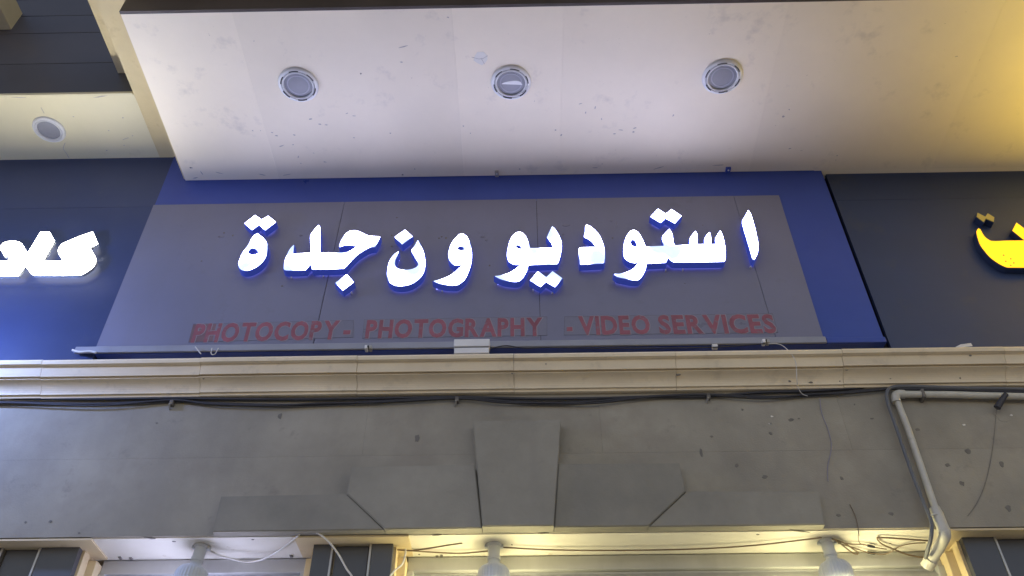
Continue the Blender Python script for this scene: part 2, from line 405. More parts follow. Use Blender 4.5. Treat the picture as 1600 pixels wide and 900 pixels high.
# roller shutters
def shutter(x0, x1, label):
    t = thing('roller_shutter', label, 'shutter', ((x0+x1)/2, SH, 0), 'roller shutters under the lintel')
    box('hood', m_shutter, t, (x0, SH-.012, ZL-.07), (x1, SH+.1, ZL-.0035), .004)
    n = int((ZL-.072)/.078)
    me = None
    for k in range(n):
        z1 = ZL-.072-k*.078
        if me is None:
            pr = [(SH+.03, z1-.078)]
            for i in range(9):
                a = i/8; pr.append((SH+.012-.016*math.sin(math.pi*min(1, a*1.15)) if a < .87 else SH+.012, z1-.077+.077*a))
            pr.append((SH+.03, z1-.0))
            o = build(MB().sweepx(pr, x0+.002, x1-.002), 'slat', m_shutter, t); me = o.data
        else:
            o = bpy.data.objects.new('slat', me); COL.objects.link(o); o.parent = t; o.location.z = -.078*k
    for x in (x0-.001, x1-.029):
        box('guide_rail', m_shutter, t, (x, SH-.022, 0), (x+.03, SH+.06, ZL-.071), .003)
    return t
shutter(PX['l']+.05, PX['c'][0]-.05, 'narrow pale roller shutter behind the cool white bulb, between two slate pilasters')
shutter(PX['c'][1]+.05, PX['r']-.05, 'wide yellow-lit roller shutter behind the two warm bulbs')

# ------------------------------------------------------------------ canopies
can = thing('canopy', 'deep cream canopy with dropped soffit box and dark brown fascia above the blue sign', 'canopy', (0, 3.5, 5.6))
XDL = -2.07
box('upper_soffit', m_strip, can, (-2.30, 1.95, ZU), (7, 3.6, ZU+.25))
box('side_panel', m_strip, can, (XDL-.012, 2.36, ZM+.012), (XDL+.006, 3.49, ZU-.001))
sx = [XDL, -1.25+.44, ph(706, 20, ZM).x, ph(880, 60, ZM).x, ph(1215, 80, ZM).x, ph(1545, 60, ZM).x, 3.9, 5.4, 7]
sx[1] = ph(385, 100, ZM).x
for i, (a, b) in enumerate(zip(sx, sx[1:])):
    box('soffit_board', m_soffit, can, (a+.0003, 2.352, ZM+random.uniform(0, .0004)), (b-.0003, 3.49, ZM+.012))
box('soffit_backing', m_fascia, can, (XDL+.008, 2.37, ZM+.0125), (7, 3.48, ZM+.02))
box('fascia', m_fascia, can, (XDL, 2.336, ZM-.004), (7, 2.3525, ZU-.001))
box('soffit_board', m_soffit, can, (1.80, 3.4903, ZM+.002), (7, 3.6, ZM+.012))
# plaster return beside the blue sheet's end, on the right
lcan = thing('canopy', 'shallow cream canopy clad in charcoal boards over the white-lettered navy sign', 'canopy', (-3.5, 3.4, 5.9))
YF = ph(100, 149, ZU).y
box('soffit_board', m_lsoffit, lcan, (-7, YF+.002, ZU+.002), (-2.302, 3.6, ZU+.03))
box('edge_bead', m_lsoffit, lcan, (-7, YF-.012, ZU-.006), (-2.304, YF+.004, ZU+.014), .003)
zb = [ZU+.014, pw(100, 97.5, YF).z, pw(100, 50, YF).z]
while zb[-1] < 7.6: zb.append(zb[-1]+.215)
for a, b in zip(zb, zb[1:]):
    box('cladding_board', m_clad, lcan, (-7, YF+.006, a+.002), (-2.302, YF+.03, b-.002), .003)
box('cladding_backing', m_slot, lcan, (-7, YF+.024, ZU+.02), (-2.302, YF+.5, 7.7))
z1 = pw(189, 113, YF).z
box('stub_beam', m_strip, lcan, (ph(183, 112, z1).x, 1.9, z1), (ph(183, 112, z1).x+.4, YF+.02, z1+.2), .004)
z2 = pw(8, 45, YF).z
box('stub_beam', m_strip, lcan, (ph(17, 45, z2).x-.3, 1.9, z2), (ph(17, 45, z2).x, YF+.02, z2+.2), .004)

# marks on the dropped soffit
def sblot(x, y, w, h, mat, name='scuff', z=ZM, parent=can, ang=None):
    p = ph(x, y, z); L = []; n = 9; a0 = ang if ang is not None else random.uniform(-.4, .4)
    for k in range(n):
        a = 2*math.pi*k/n; q = random.uniform(.6, 1.15); u, v = math.cos(a)*w*q, math.sin(a)*h*q
        L.append((p.x+u*math.cos(a0)-v*math.sin(a0), p.y+u*math.sin(a0)+v*math.cos(a0)))
    mb = MB(); mb.add([(q[0], q[1], z-.0013) for q in L]+[(q[0], q[1], z+.001) for q in L],
                      [list(range(n)), list(range(n, 2*n))]+[[k, (k+1) % n, n+(k+1) % n, n+k] for k in range(n)])
    return build(mb, name, mat, parent)
for (x, y, w, h) in [(485,186,.012,.005),(542,177,.012,.003),(553,181,.013,.003),(500,194,.014,.004),(510,195,.012,.003),(432,212,.012,.006),(395,204,.005,.004),(407,204,.004,.003),(460,211,.01,.004),(425,207,.008,.004),(440,228,.02,.004),
                     (458,226,.006,.005),(553,215,.008,.005),(466,245,.004,.014),(470,255,.006,.004),(508,253,.012,.004),(490,239,.006,.003),(627,97,.010,.004),(564,115,.004,.004),(397,64,.004,.003),(448,273,.03,.003),(410,273,.03,.003),
                     (305,278,.02,.004),(315,270,.004,.018),(300,262,.005,.005),(342,270,.03,.003),(610,208,.006,.005),(648,264,.004,.008),(630,273,.006,.005),(724,197,.006,.005),(735,208,.004,.004),(812,264,.005,.006),(835,158,.004,.003),
                     (877,211,.006,.010),(970,203,.016,.003),(992,200,.014,.004),(960,209,.01,.004),(990,206,.01,.005),(1052,180,.005,.012),(915,176,.004,.012),(930,168,.005,.014),(940,186,.004,.008),(907,162,.012,.003),(868,203,.008,.005),
                     (941,256,.004,.003),(1224,182,.009,.009),(1233,171,.005,.006),(1234,232,.010,.005),(1308,243,.005,.006),(1306,250,.004,.003),(1123,258,.05,.003),(1030,262,.04,.0025),(700,27,.006,.004),(630,73,.03,.004),(1495,88,.012,.003),(930,262,.02,.003)]:
    sblot(x, y, w*.85, h*.85, m_scuff)
for (x, y) in [(629,273),(298,262),(564,115)]: sblot(x, y, .006, .006, m_stain, 'screw_hole', ang=0)
sblot(752, 92, .055, .05, m_patch, 'filler_patch')
for pts in [[(737,89),(748,92),(755,91),(762,87)],[(752,91),(757,100)]]:
    build(MB().tube([ph(x, y, ZM)+Vector((0, 0, -.001)) for x, y in pts], .0012, 5), 'crack', m_scuff, can)
for pts in [[(102,223),(99,232),(104,240),(108,247)], [(64,168),(69,177)], [(201,215),(192,218)]]:
    build(MB().tube(spline([ph(x, y, ZU+.002) for x, y in pts], 4), .0022, 5), 'crack', m_scuff, lcan)
for (x, y, w) in [(192,184,.006),(170,204,.006),(207,212,.005),(115,182,.006),(194,227,.005),(167,235,.007),(30,152,.05),(160,150,.06)]:
    sblot(x, y, w, .004, m_scuff, z=ZU+.002, parent=lcan)

# recessed downlights
def downlight(x, y, z, label, rim=.113, slots=True, clips=True):
    c = ph(x, y, z); t = thing('recessed_downlight', label, 'downlight', c, 'round downlights set in the canopy soffits')
    r = rim
    build(MB().lathe([(r*.80, .012), (r*.80, -.010), (r*.84, -.016), (r*.93, -.014), (r*.985, -.007), (r, .004)], c, 48), 'trim_ring', m_wplast, t)
    if slots:
        for k in range(6):
            a = k*math.pi/3+.35+x*.37
            build(MB().lathe([(r*.815, -.0135), (r*.815, -.0165), (r*.865, -.0175), (r*.865, -.0145)], c, 8, a0=a, a1=a+.55), 'slot', m_slot, t)
    build(MB().lathe([(r*.70, .0), (r*.70, -.013), (r*.735, -.017), (r*.775, -.015), (r*.79, -.004), (r*.80, .004)], c, 48), 'inner_ring', m_wplast, t)
    build(MB().lathe([(r*.71, -.004), (r*.6, -.0045), (r*.53, -.0055), (r*.4, -.0075), (r*.2, -.009), (.0004, -.0095)], c, 40), 'lens', m_lens, t)
    if slots:
        build(MB().lathe([(r*.56, -.005), (r*.555, -.0072), (r*.5, -.0078), (r*.495, -.006)], c, 40), 'lens_ridge', m_lens2, t)
    return t
downlight(466.5, 132, ZM, 'recessed downlight beside a scuffed patch near the dropped box\'s end')
d2 = downlight(798.5, 128.5, ZM, 'recessed downlight with a pale crescent in its glass, beside the filler patch')
downlight(1128.5, 119.5, ZM, 'recessed downlight of plain grey glass on the yellow-tinged side of the dropped soffit')
downlight(77, 202, ZU+.002, 'recessed downlight in the shallow canopy with a crack running from its rim', .098, False)
# crescent reflection in the second lamp's glass, modelled as a pale sheet
c2 = ph(798.5, 128.5, ZM); L = []
for k in range(13):
    u = -1+2*k/12; L.append((c2.x+.01+u*.058, c2.y+.012-.004*u))
for k in range(13):
    u = 1-2*k/12; L.append((c2.x+.01+u*.058, c2.y+.012-.004*u+.030*math.sqrt(max(0, 1-u*u))*(1+.5*u)*(.8)))
L = [(c2.x+.005+(x-c2.x-.01), 2*c2.y-y+.02) for x, y in L]
n = len(L)
build(MB().add([(x, y, ZM-.0105) for x, y in L]+[(x, y, ZM-.0085) for x, y in L], [list(range(n)), list(range(n, 2*n))]+[[k, (k+1) % n, n+(k+1) % n, n+k] for k in range(n)]), 'reflection_crescent', m_wplast, d2)

# ------------------------------------------------------------------ main sign
YS = 3.495
bx0, bx1 = pw(150, 548, YS).x, pw(1383, 535, YS).x
zb0 = pw(800, 541, YS).z
sign = thing('shop_sign', 'wide blue sign with grey panels over the cornice, between two dark signs', 'sign', (0, 3.5, 4.3))
box('blue_backing', m_blue, sign, (bx0, YS, zb0-.015), (bx1, 3.625, ZU-.001))
gz1 = (pw(240, 322, 3.487).z+pw(1217, 303, 3.487).z)/2; gx1 = (pw(1217, 303, 3.487).x+pw(1288, 531, 3.487).x)/2
seams = [(538, 318, 495, 512), (838, 311, 845, 526), (1146, 305, 1212, 526)]
top = [bx0-.004]+[pw(a, b, 3.487).x for a, b, c, d in seams]+[gx1]
bot = [bx0-.004]+[pw(c, d, 3.487).x for a, b, c, d in seams]+[gx1]
zbp = zb0+.012
for i in range(4):
    g = .0013
    # seams are hung a little out of plumb, as in the photo
    ta, tb = top[i]+g, top[i+1]-g
    zref = pw(seams[min(i, 2)][2], seams[min(i, 2)][3], 3.487).z
    ex = lambda j: top[j]+(bot[j]-top[j])*(gz1-zbp)/(gz1-zref) if 0 < j < 4 else top[j]
    ba, bb = ex(i)+g, ex(i+1)-g
    build(MB().prism([[(ta, gz1), (tb, gz1), (bb, zbp), (ba, zbp)]], 3.487+random.uniform(-.0006, .0006), YS+.0005), 'face_panel', m_grey, sign)
box('seam_backing', m_slot, sign, (bx0+.01, 3.4935, zbp+.01), (gx1-.01, 3.4948, gz1-.01))
rz0, rz1 = pw(800, 541.5, 3.472).z, pw(800, 532, 3.472).z
box('bottom_rail', m_rail, sign, (bx0-.10, 3.472, rz0), (gx1+.004, 3.4865, rz1), .004)
box('bottom_rail', m_blue, sign, (gx1+.005, 3.474, rz0-.001), (bx1, 3.4945, rz1-.006), .004)
# scuffs on the panels
for (x, y, w, h) in [(703,388,3,10),(706,399,2,6),(697,372,2,3),(884,352,8,4),(870,360,10,2),(880,366,3,3),(963,350,3,10),(956,345,4,2),(612,385,2,2),(620,340,2,1),(612,368,2,2),(957,372,2,2),(1070,443,1,1),(441,447,2,2),(364,368,2,3),(350,364,2,2),
                     (345,370,8,2),(470,368,4,3),(315,408,2,1),(1098,352,1,1),(754,370,6,2),(760,375,3,3),(765,415,2,2),(690,370,2,2),(686,372,2,2)]:
    p = pw(x, y, 3.487); blot(p.x, p.z, w*.0026, h*.0026, 3.4865, m_film if w*h > 6 else m_stain, 'scuff', parent=sign)
# mounting tabs at the soffit joint
for (x, y, w) in [(776.5, 263, .022), (1137, 267, .03)]:
    p = pw(x, y, 3.48)
    t = thing('mounting_tab', 'small dark metal fixing tab at the soffit joint, ' + ('over the plain stretch between two downlights' if x > 900 else 'below the downlight with the crescent'), 'bracket', (p.x, 3.48, ZM))
    build(MB().box((p.x-w/2, 3.45, ZM-.014), (p.x+w/2, 3.492, ZM+.002), .002), 'plate', m_blue if x > 900 else m_trim, t)
    build(MB().lathe([(.0005, -.019), (.005, -.018), (.006, -.013)], (p.x, 3.465, ZM), 10), 'screw', m_wplast, t)

# ------------------------------------------------------------------ glowing letters
def conv(ox, oy, k, pts): return [(ox+x/k, oy+y/k) for x, y in pts]
def wl(pts, Y): return [((p := pw(x, y, Y)).x, p.z) for x, y in pts]
YFACE = 3.425
def letter(label, outline, holes=(), dots=(), dlabel=None, pins=()):
    o = wl(outline, YFACE); hs = [wl(h, YFACE) for h in holes]; ds = [wl(d, YFACE) for d in dots]
    cx = sum(p[0] for p in o)/len(o); zb = min(p[1] for p in o)
    t = thing('channel_letter', label, 'sign letter', (cx, 3.487, zb), 'glowing letters of the blue sign')
    def piece(loops, nf, nr):
        sm = [smooth_loop(L) for L in loops]
        out = [offset_loop(sm[0], .0045)]+[offset_loop(h, -.0035) for h in sm[1:]]
        build(MB().prism(out, YFACE+.003, 3.474), nr, m_return, t)
        build(MB().prism([offset_loop(sm[0], -.009)]+[offset_loop(h, .004) for h in sm[1:]], 3.4735, 3.4872), nr.split('_')[0]+'_back_light', m_bluehalo, t)  # added glowing layer, stands in for bloom on the panel
        build(MB().prism(sm, YFACE, YFACE+.0035), nf, m_face, t)
    piece([o]+hs, 'letter_face', 'letter_return')
    for d in ds:
        piece([d], 'dot_face', 'dot_return')
    for (x, y) in pins:
        p = pw(x, y, 3.455)
        z = p.z; q = pw(x, y, 3.478)
        build(MB().box((q.x-.004, 3.474, q.z-.004), (q.x+.004, 3.4875, q.z+.004), .001), 'fixing_screw', m_wplast, t)
    return t
# teh marbuta
k = lambda p: conv(360, 325, 6, p)
letter('glowing rounded letter with an eye and two joined diamond dots on top',
       k([(250,238),(300,275),(335,315),(347,365),(340,420),(318,475),(280,520),(230,555),(175,578),(120,582),(88,565),(76,535),(85,490),(110,430),(145,375),(178,330),(195,295),(220,262)]),
       [k([(200,370),(235,382),(267,418),(250,430),(210,438),(175,432),(162,412),(175,388)])],
       [k([(230,68),(292,110),(355,75),(422,130),(325,202),(268,152),(203,200),(135,143)])])
k = lambda p: conv(440, 340, 6.925, p)
jd = letter('glowing long joined letters with a hooked head, a tall spike and one diamond dot beneath',
       k([(22,548),(27,500),(45,435),(80,355),(110,315),(133,296),(128,350),(122,392),(200,388),(320,380),(318,300),(313,195),(345,145),(398,82),(412,100),(414,200),(415,380),(470,380),(590,378),(705,376),(745,358),(790,330),(818,305),(760,295),(700,295),(665,300),(628,312),(640,265),(665,215),(700,170),(745,142),(800,140),(850,155),(900,180),(945,196),(1000,202),(1063,206),(1040,255),(1010,312),(960,318),(900,345),(850,375),(800,415),(740,475),(700,520),(670,545),(590,550),(440,553),(332,555),(318,492),(285,530),(258,562),(150,567),(50,567),(28,560)]),
       [], [k([(705,615),(777,695),(662,782),(583,705)])], pins=[(455,433),(505,430),(549,457)])
a, b = pw(507.6, 395.5, YFACE), pw(502.8, 419.5, YFACE)
build(MB().prism([[(a.x-.0013, a.z), (a.x+.0013, a.z), (b.x+.0013, b.z), (b.x-.0013, b.z)]], YFACE-.0012, YFACE+.0005), 'face_joint', m_slot, jd)
k = lambda p: conv(590, 345, 7.5, p)
letter('glowing open bowl letter with a single diamond dot above it',
       k([(472,230),(510,300),(540,380),(555,470),(548,560),(515,640),(460,695),(390,735),(310,755),(240,757),(180,742),(135,705),(113,650),(115,590),(128,510),(155,440),(195,390),(245,360),(225,410),(205,460),(202,510),(215,545),(250,567),(320,575),(390,568),(445,548),(475,520),(475,500),(450,440),(397,348),(430,295)]),
       [], [k([(322,107),(405,182),(287,272),(205,187)])])
letter('glowing comma-shaped letter with a small eye and sweeping tail, standing alone without dots',
       k([(995,150),(1040,180),(1075,245),(1095,320),(1102,400),(1092,500),(1065,590),(1020,680),(970,725),(920,748),(840,748),(760,737),(700,722),(658,705),(720,692),(800,665),(880,622),(950,560),(1000,508),(1024,470),(1037,432),(1016,466),(988,505),(930,517),(890,508),(850,470),(833,420),(840,340),(865,270),(910,205),(955,162)]),
       [k([(920,325),(945,298),(975,290),(1005,310),(1012,338),(970,348)])], pins=[(691,454)])
k = lambda p: conv(765, 345, 7.5, p)
letter('glowing joined pair with a looped head and tail, two diamond dots below',
       k([(735,68),(760,88),(790,135),(825,205),(840,260),(838,340),(820,430),(795,500),(700,503),(450,512),(440,560),(420,610),(385,665),(345,700),(300,708),(200,698),(130,680),(65,648),(150,635),(230,610),(290,575),(340,535),(365,502),(310,508),(260,495),(220,460),(207,400),(215,330),(235,250),(265,185),(310,140),(345,130),(385,140),(420,180),(450,250),(465,320),(600,320),(748,314),(735,275),(710,235),(672,192),(700,130)]),
       [k([(298,292),(330,275),(360,290),(380,318),(378,335),(345,330),(315,315)])],
       [k([(565,592),(665,660),(738,590),(850,672),(765,770),(660,708),(597,768),(478,697)])], pins=[(833,453),(863,457)])
k = lambda p: conv(890, 340, 7.5, p)
letter('glowing angular letter like a bent elbow, no dots and no tail',
       k([(200,85),(230,95),(290,140),(345,205),(385,290),(405,370),(413,460),(405,520),(390,530),(260,538),(125,545),(115,480),(112,360),(130,352),(220,348),(316,346),(290,310),(245,262),(172,222),(180,160),(190,95)]))
j = lambda p: conv(1000, 320, 8, p)
letter('glowing long joined letters with pointed teeth, two dots above and a tail',
       k([(755,145),(800,170),(840,230),(870,290),(890,340)])+j([(300,513),(280,405),(320,350),(365,303),(395,350),(412,430),(420,480),(438,508),(530,504),(622,500),(622,430),(650,380),(692,328),(713,370),(715,495),(812,493),(806,440),(830,385),(870,342),(884,400),(888,495),(955,493),(943,435),(965,380),(1003,322),(1030,380),(1055,480),(1068,580),(1068,660),(1058,695),(1045,703),(800,708),(420,712),(385,690),(350,655),(322,716),(200,722),(80,728)])
       + k([(890,590),(865,650),(830,705),(800,727),(740,727),(640,708),(560,690),(525,662),(600,655),(680,635),(740,605),(785,560),(812,518),(760,525),(700,510),(650,470),(633,400),(640,310),(660,240),(690,185),(725,152)]),
       [k([(745,247),(775,275),(795,330),(780,345),(750,340),(722,318),(712,285),(722,260)])],
       [j([(225,52),(322,115),(395,57),(513,138),(435,225),(320,162),(258,218),(135,145)])], pins=[(1040,422),(1067,421)])
letter('glowing single slanted stroke letter at the start of the word',
       j([(1355,68),(1380,110),(1420,230),(1465,420),(1477,500),(1475,570),(1455,630),(1428,685),(1410,670),(1390,600),(1340,430),(1300,300),(1280,210),(1310,150)]), pins=[(1173,417)])

# ------------------------------------------------------------------ old vinyl lettering
def glyph(ch, off):
    c = bpy.data.curves.new('glyph', 'FONT'); c.body = ch; c.size = 1; c.offset = off; c.fill_mode = 'FRONT'; c.resolution_u = 3
    o = bpy.data.objects.new('glyph', c); COL.objects.link(o)
    dg = bpy.context.evaluated_depsgraph_get(); me = bpy.data.meshes.new_from_object(o.evaluated_get(dg), depsgraph=dg)
    vs = [v.co.copy() for v in me.vertices]; fs = [list(p.vertices) for p in me.polygons]
    bpy.data.objects.remove(o); bpy.data.meshes.remove(me); bpy.data.curves.remove(c)
    return vs, fs
GC = {}
def text_run(txt, xa, ya, xb, yb, hpx, parent, Y=3.4845):
    """letters filling the run from pixel (xa,ya) to (xb,yb) on their base line"""
    A, B = pw(xa, ya, Y), pw(xb, yb, Y); H = pw((xa+xb)/2, (ya+yb)/2-hpx, Y).z-pw((xa+xb)/2, (ya+yb)/2, Y).z
    adv = []
    for ch in txt:
        if ch == ' ': adv.append((None, .3)); continue
        if ch not in GC: GC[ch] = (glyph(ch, .036), glyph(ch, .058))
        vs = GC[ch][0][0]; x0, x1 = min(v.x for v in vs), max(v.x for v in vs); adv.append((ch, x1-x0+(.045 if ch in 'VRTYA' else .085)))
    tot = sum(a for _, a in adv)-.085; cap = .72
    sxx = (B.x-A.x)/tot; szz = H/cap; x = 0
    for ch, a in adv:
        if ch:
            for i, (mat, nm, yy) in enumerate(((m_red, 'letter', Y), (m_pale, 'letter_edge', Y+.0008))):
                vs, fs = GC[ch][i]; x0 = min(v.x for v in GC[ch][0][0])
                zz = A.z+(B.z-A.z)*x/tot
                dx = .0022 if i else 0
                q = [((A.x+(x+v.x-x0)*sxx+dx), yy, zz+v.y*szz) for v in vs]
                if i == 0: main = build(MB().add(q, fs), nm, mat, parent)
                else:
                    e = build(MB().add(q, fs), nm, mat, main)
        x += a
def sticker(label, quad, runs, patch=None):
    q = [pw(x, y, 3.486) for x, y in quad]
    t = thing('vinyl_sticker', label, 'sticker', (sum(p.x for p in q)/4, 3.487, min(p.z for p in q)), 'old red vinyl lettering along the sign')
    build(MB().prism([[(p.x, p.z) for p in q]], 3.4858, 3.4872), 'film', m_film, t)
    L = [(p.x, p.z) for p in q]; inn = offset_loop(L, -.0022)
    build(MB().prism([L, inn], 3.4855, 3.4862), 'film_edge', m_filme, t)
    if patch:
        q = [pw(x, y, 3.4855) for x, y in patch]; build(MB().prism([[(p.x, p.z) for p in q]], 3.4854, 3.4862), 'red_patch', m_filmr, t)
    for r in runs: text_run(*r, t)
sticker('faded red vinyl reading PHOTOCOPY with a dash, its first letters smeared', [(302,506),(553,500),(552,527),(294,535)],
        [('PHOTOCOPY', 298, 534, 526, 528.5, 28), ('-', 535, 528, 546, 528, 28)], [(302,507),(338,506),(332,533),(295,534.5)])
sticker('faded red vinyl reading PHOTOGRAPHY', [(569,499),(855,494.5),(855,524),(566,528.5)], [('PHOTOGRAPHY', 570, 527.5, 847, 523.5, 27.5)])
sticker('faded red vinyl reading VIDEO SERVICES after a dash', [(882,494.5),(1207,489.5),(1216,519.5),(881,523.5)], [('-', 886, 522.5, 895, 522.5, 27), ('VIDEO', 905, 522, 1017, 520.5, 28), ('SERVICES', 1031, 520.5, 1214, 519, 28)])

# ------------------------------------------------------------------ neighbouring signs
def nsign(label, x0, x1, Y, ztop, mat, seam, lx):
    t = thing('shop_sign', label, 'sign', ((x0+x1)/2, Y, 4.3))
    zbm = ZCT-.002
    n = max(1, round((x1-x0)/2.4))
    box('lower_panel', mat, t, (x0, Y, zbm), (x1, Y+.02, seam-.001))
    box('upper_panel', mat, t, (x0, Y+.0008, seam+.001), (x1, Y+.02, ztop))
    box('sign_frame', m_slot, t, (x0+.004, Y+.018, zbm+.001), (x1-.004, 3.624, ztop-.002))
    return t
nsign('navy blue sign carrying glowing white letters under the shallow canopy', -7, bx0-.003, 3.502, ZU+.001, m_navy, pw(100, 325, 3.502).z, 0)
nsign('slate navy sign carrying yellow letters', bx1+.035, 7, 3.522, ZM+.004, m_navy2, pw(1450, 311, 3.522).z, 0)
g = thing('gap_shade_strip', 'near-black strip added for the shade in the gap between blue sign and yellow-lettered sign', 'strip', (bx1+.02, 3.55, 4.3))
box('strip', m_slot, g, (bx1+.001, 3.56, ZCT), (bx1+.036, 3.62, ZM))  # dark colour stands in for shade between the signs
k = lambda p: conv(0, 350, 9, p)
def lit(label, out, Yf, thick, Yp, fm, sm_, studs, halo=True, dots=()):
    L = smooth_loop(wl(k(out), Yf)); cx = sum(p[0] for p in L)/len(L); zb = min(p[1] for p in L)
    t = thing('channel_letter', label, 'sign letter', (cx, Yp, zb))
    build(MB().prism([L], Yf, Yf+.004), 'letter_face', fm, t)
    build(MB().prism([offset_loop(L, .003)], Yf+.0035, Yf+thick), 'letter_return', sm_, t)
    if halo: build(MB().prism([offset_loop(L, -.008)], Yf+thick-.001, Yf+thick+.003), 'back_light', m_halo, t)
    for (x, y) in studs:
        p = pw(x, y, Yf+thick); build(MB().tube([(p.x, Yf+thick-.002, p.z), (p.x, Yp+.003, p.z)], .006, 8), 'stud', m_trim, t)
    return t
lit('large glowing white joined letters with a soft halo on the navy sign',
    [(1300,108),(1370,275),(1255,325),(1300,400),(1340,480),(1342,525),(1310,590),(1240,650),(1150,700),(1080,712),(500,712),(440,690),(390,620),(345,580),(255,722),(-1500,722),(-1560,640),(-1560,520),(110,520),(155,440),(70,450),(8,330),(40,270),(100,248),(180,242),(260,250),(310,290),(345,350),(387,412),(570,115),(695,115),(760,232),(592,520),(1050,520),(1105,495),(880,495),(818,378),(865,280),(1080,190)],
    3.45, .022, 3.502, m_wface, m_wside, [(60,420),(120,420),(20,385),(130,375),(10,425)])
k = lambda p: conv(1500, 320, 8.18, p)
yl = lit('glowing yellow letters curving up into a pointed hook on the slate navy sign',
    [(235,300),(262,315),(285,360),(320,410),(365,445),(410,463),(600,458),(832,455),(672,325),(722,228),(1010,440),(1120,270),(1210,320),(1100,452),(1900,446),(1980,300),(2060,330),(2060,700),(1980,790),(620,797),(540,770),(450,715),(380,660),(320,590),(265,515),(235,440),(213,340)],
    3.475, .045, 3.522, m_yface, m_navy2, [], halo=False)
lit('added out-of-view yellow stroke on the slate navy sign, overbright for the soffit wash',
    [(3700,60),(3900,0),(4150,100),(4180,600),(4060,790),(3760,800),(3720,600)], 3.475, .045, 3.522, m_yface2, m_navy2, [], halo=False)  # unseen stroke of guessed shape, added as the soffit's yellow light source
for (x, y) in [(1571.5, 408.5), (1579, 404.5), (1584, 411), (1579.3, 415), (1568, 399)]:
    p = pw(x, y, 3.475); blot(p.x, p.z, .004, .004, 3.4745, m_bcable, 'dirt_spot', parent=yl)
d = smooth_loop(wl(k([(215,150),(225,100),(325,152),(355,108),(440,160),(430,215),(330,172),(305,218)]), 3.475))
t = thing('channel_letter', 'dim dull yellow pair of diamond dots above the yellow hook', 'sign letter', (d[0].x, 3.522, d[0].y))
build(MB().prism([d], 3.475, 3.479), 'dot_face', m_yunlit, t)
build(MB().prism([offset_loop(d, .003)], 3.4785, 3.5225), 'dot_return', m_navy2, t)

# ------------------------------------------------------------------ fittings along the sign foot
def clip(x, y, label, w=.03):
    p = pw(x, y, 3.45)
    t = thing('cable_clip', label, 'clip', (p.x, 3.46, p.z))
    build(MB().box((p.x-w/2, 3.44, p.z-.012), (p.x-.002, 3.475, p.z+.010), .003), 'jaw', m_wplast, t)
    build(MB().box((p.x+.002, 3.444, p.z-.010), (p.x+w/2, 3.475, p.z+.012), .003), 'jaw', m_trim, t)
    build(MB().tube([(p.x, 3.436, p.z), (p.x, 3.47, p.z)], .004, 8), 'bolt', m_slot, t)
clip(575.5, 543, 'metal clip on the sign\'s bottom rail under the PHOTOCOPY dash', .036)
clip(1196.5, 533.5, 'metal clip on the sign\'s bottom rail under the word SERVICES', .036)
p = pw(737, 541, 3.43); q = pw(765, 541, 3.43); w = q.x-p.x
t = thing('junction_box', 'small white two-tier junction box on the rail under PHOTOGRAPHY', 'box', (p.x, 3.45, p.z-.03))
zt, zm, zl = pw(737, 530.5, 3.43).z, pw(737, 541.8, 3.43).z, pw(737, 551.5, 3.43).z
box('lid', m_wplast, t, (p.x-w, 3.425, zm+.001), (p.x+w, 3.474, zt), .003)
box('base', m_wplast, t, (p.x-w*.97, 3.43, zl), (p.x+w*.97, 3.474, zm-.004), .003)
box('seam', m_slot, t, (p.x-w*.95, 3.434, zm-.006), (p.x+w*.95, 3.472, zm+.003))
p = pw(1117, 541, 3.46)
t = thing('wire_tag', 'small pale square tag in the dark gap under the word VIDEO SERVICES', 'tag', (p.x, 3.46, p.z))
box('plate', m_wplast, t, (p.x-.014, 3.455, p.z-.010), (p.x+.014, 3.478, p.z+.012), .002)
def cable(name, label, pts, r, mat, cat='cable', Y=None, z=None, group=None, n=8, seg=8):
    P = [pw(a[0], a[1], a[2] if len(a) > 2 else Y) if z is None else ph(a[0], a[1], z) for a in pts]
    o = build(MB().tube(spline(P, seg), r, n), name, mat); tag(o, label, cat, group); return o
cable('thin_cable', 'thin dark lead lying on the ledge beside the junction box', [(766,545,3.44),(790,540,3.45),(820,544,3.44),(860,543,3.44),(930,544,3.43),(1100,543,3.44),(1195,537,3.45)], .003, m_black)
cable('thin_cable', 'short pale wire bits tied to the rail beside the smeared lettering', [(305,542,3.46),(314,553,3.45)], .003, m_wcable)
cable('thin_cable', 'pair of pale zip tie tails hanging off the rail', [(331,544,3.46),(330,553,3.45),(336,553,3.45),(341,544,3.46)], .0022, m_wcable)
cable('thin_cable', 'frayed white end of the rail tape beyond the sign\'s edge', [(113,547,3.462),(125,550,3.462),(140,549,3.462),(150,551,3.462)], .006, m_wcable)
cable('thin_cable', 'fine pale wire curling from the rail clip over the cornice', [(1200,537,3.45),(1218,538,3.42),(1232,548,3.38),(1243,565,3.375),(1245,590,3.40),(1247,605,3.44),(1253,615,3.46),(1262,619,3.47)], .0018, m_wcable)
p = ph(1505, 538, ZCT); L = [pw(1492, 540, 3.39), pw(1518, 537, 3.39), pw(1516, 534, 3.40), pw(1500, 536, 3.40)]
o = build(MB().add([(v.x, v.y, v.z-.004) for v in L]+[(v.x, v.y, v.z+.003) for v in L], [(0,1,2,3),(4,5,6,7),(0,1,5,4),(1,2,6,5),(2,3,7,6),(3,0,4,7)]), 'paint_flake', m_wplast)
o.location.z = ZCT+.004-min(v.z for v in o.data.vertices and [vv.co for vv in o.data.vertices]); tag(o, 'curled white paint flake lying on the ledge below the yellow letters\' sign', 'flake')

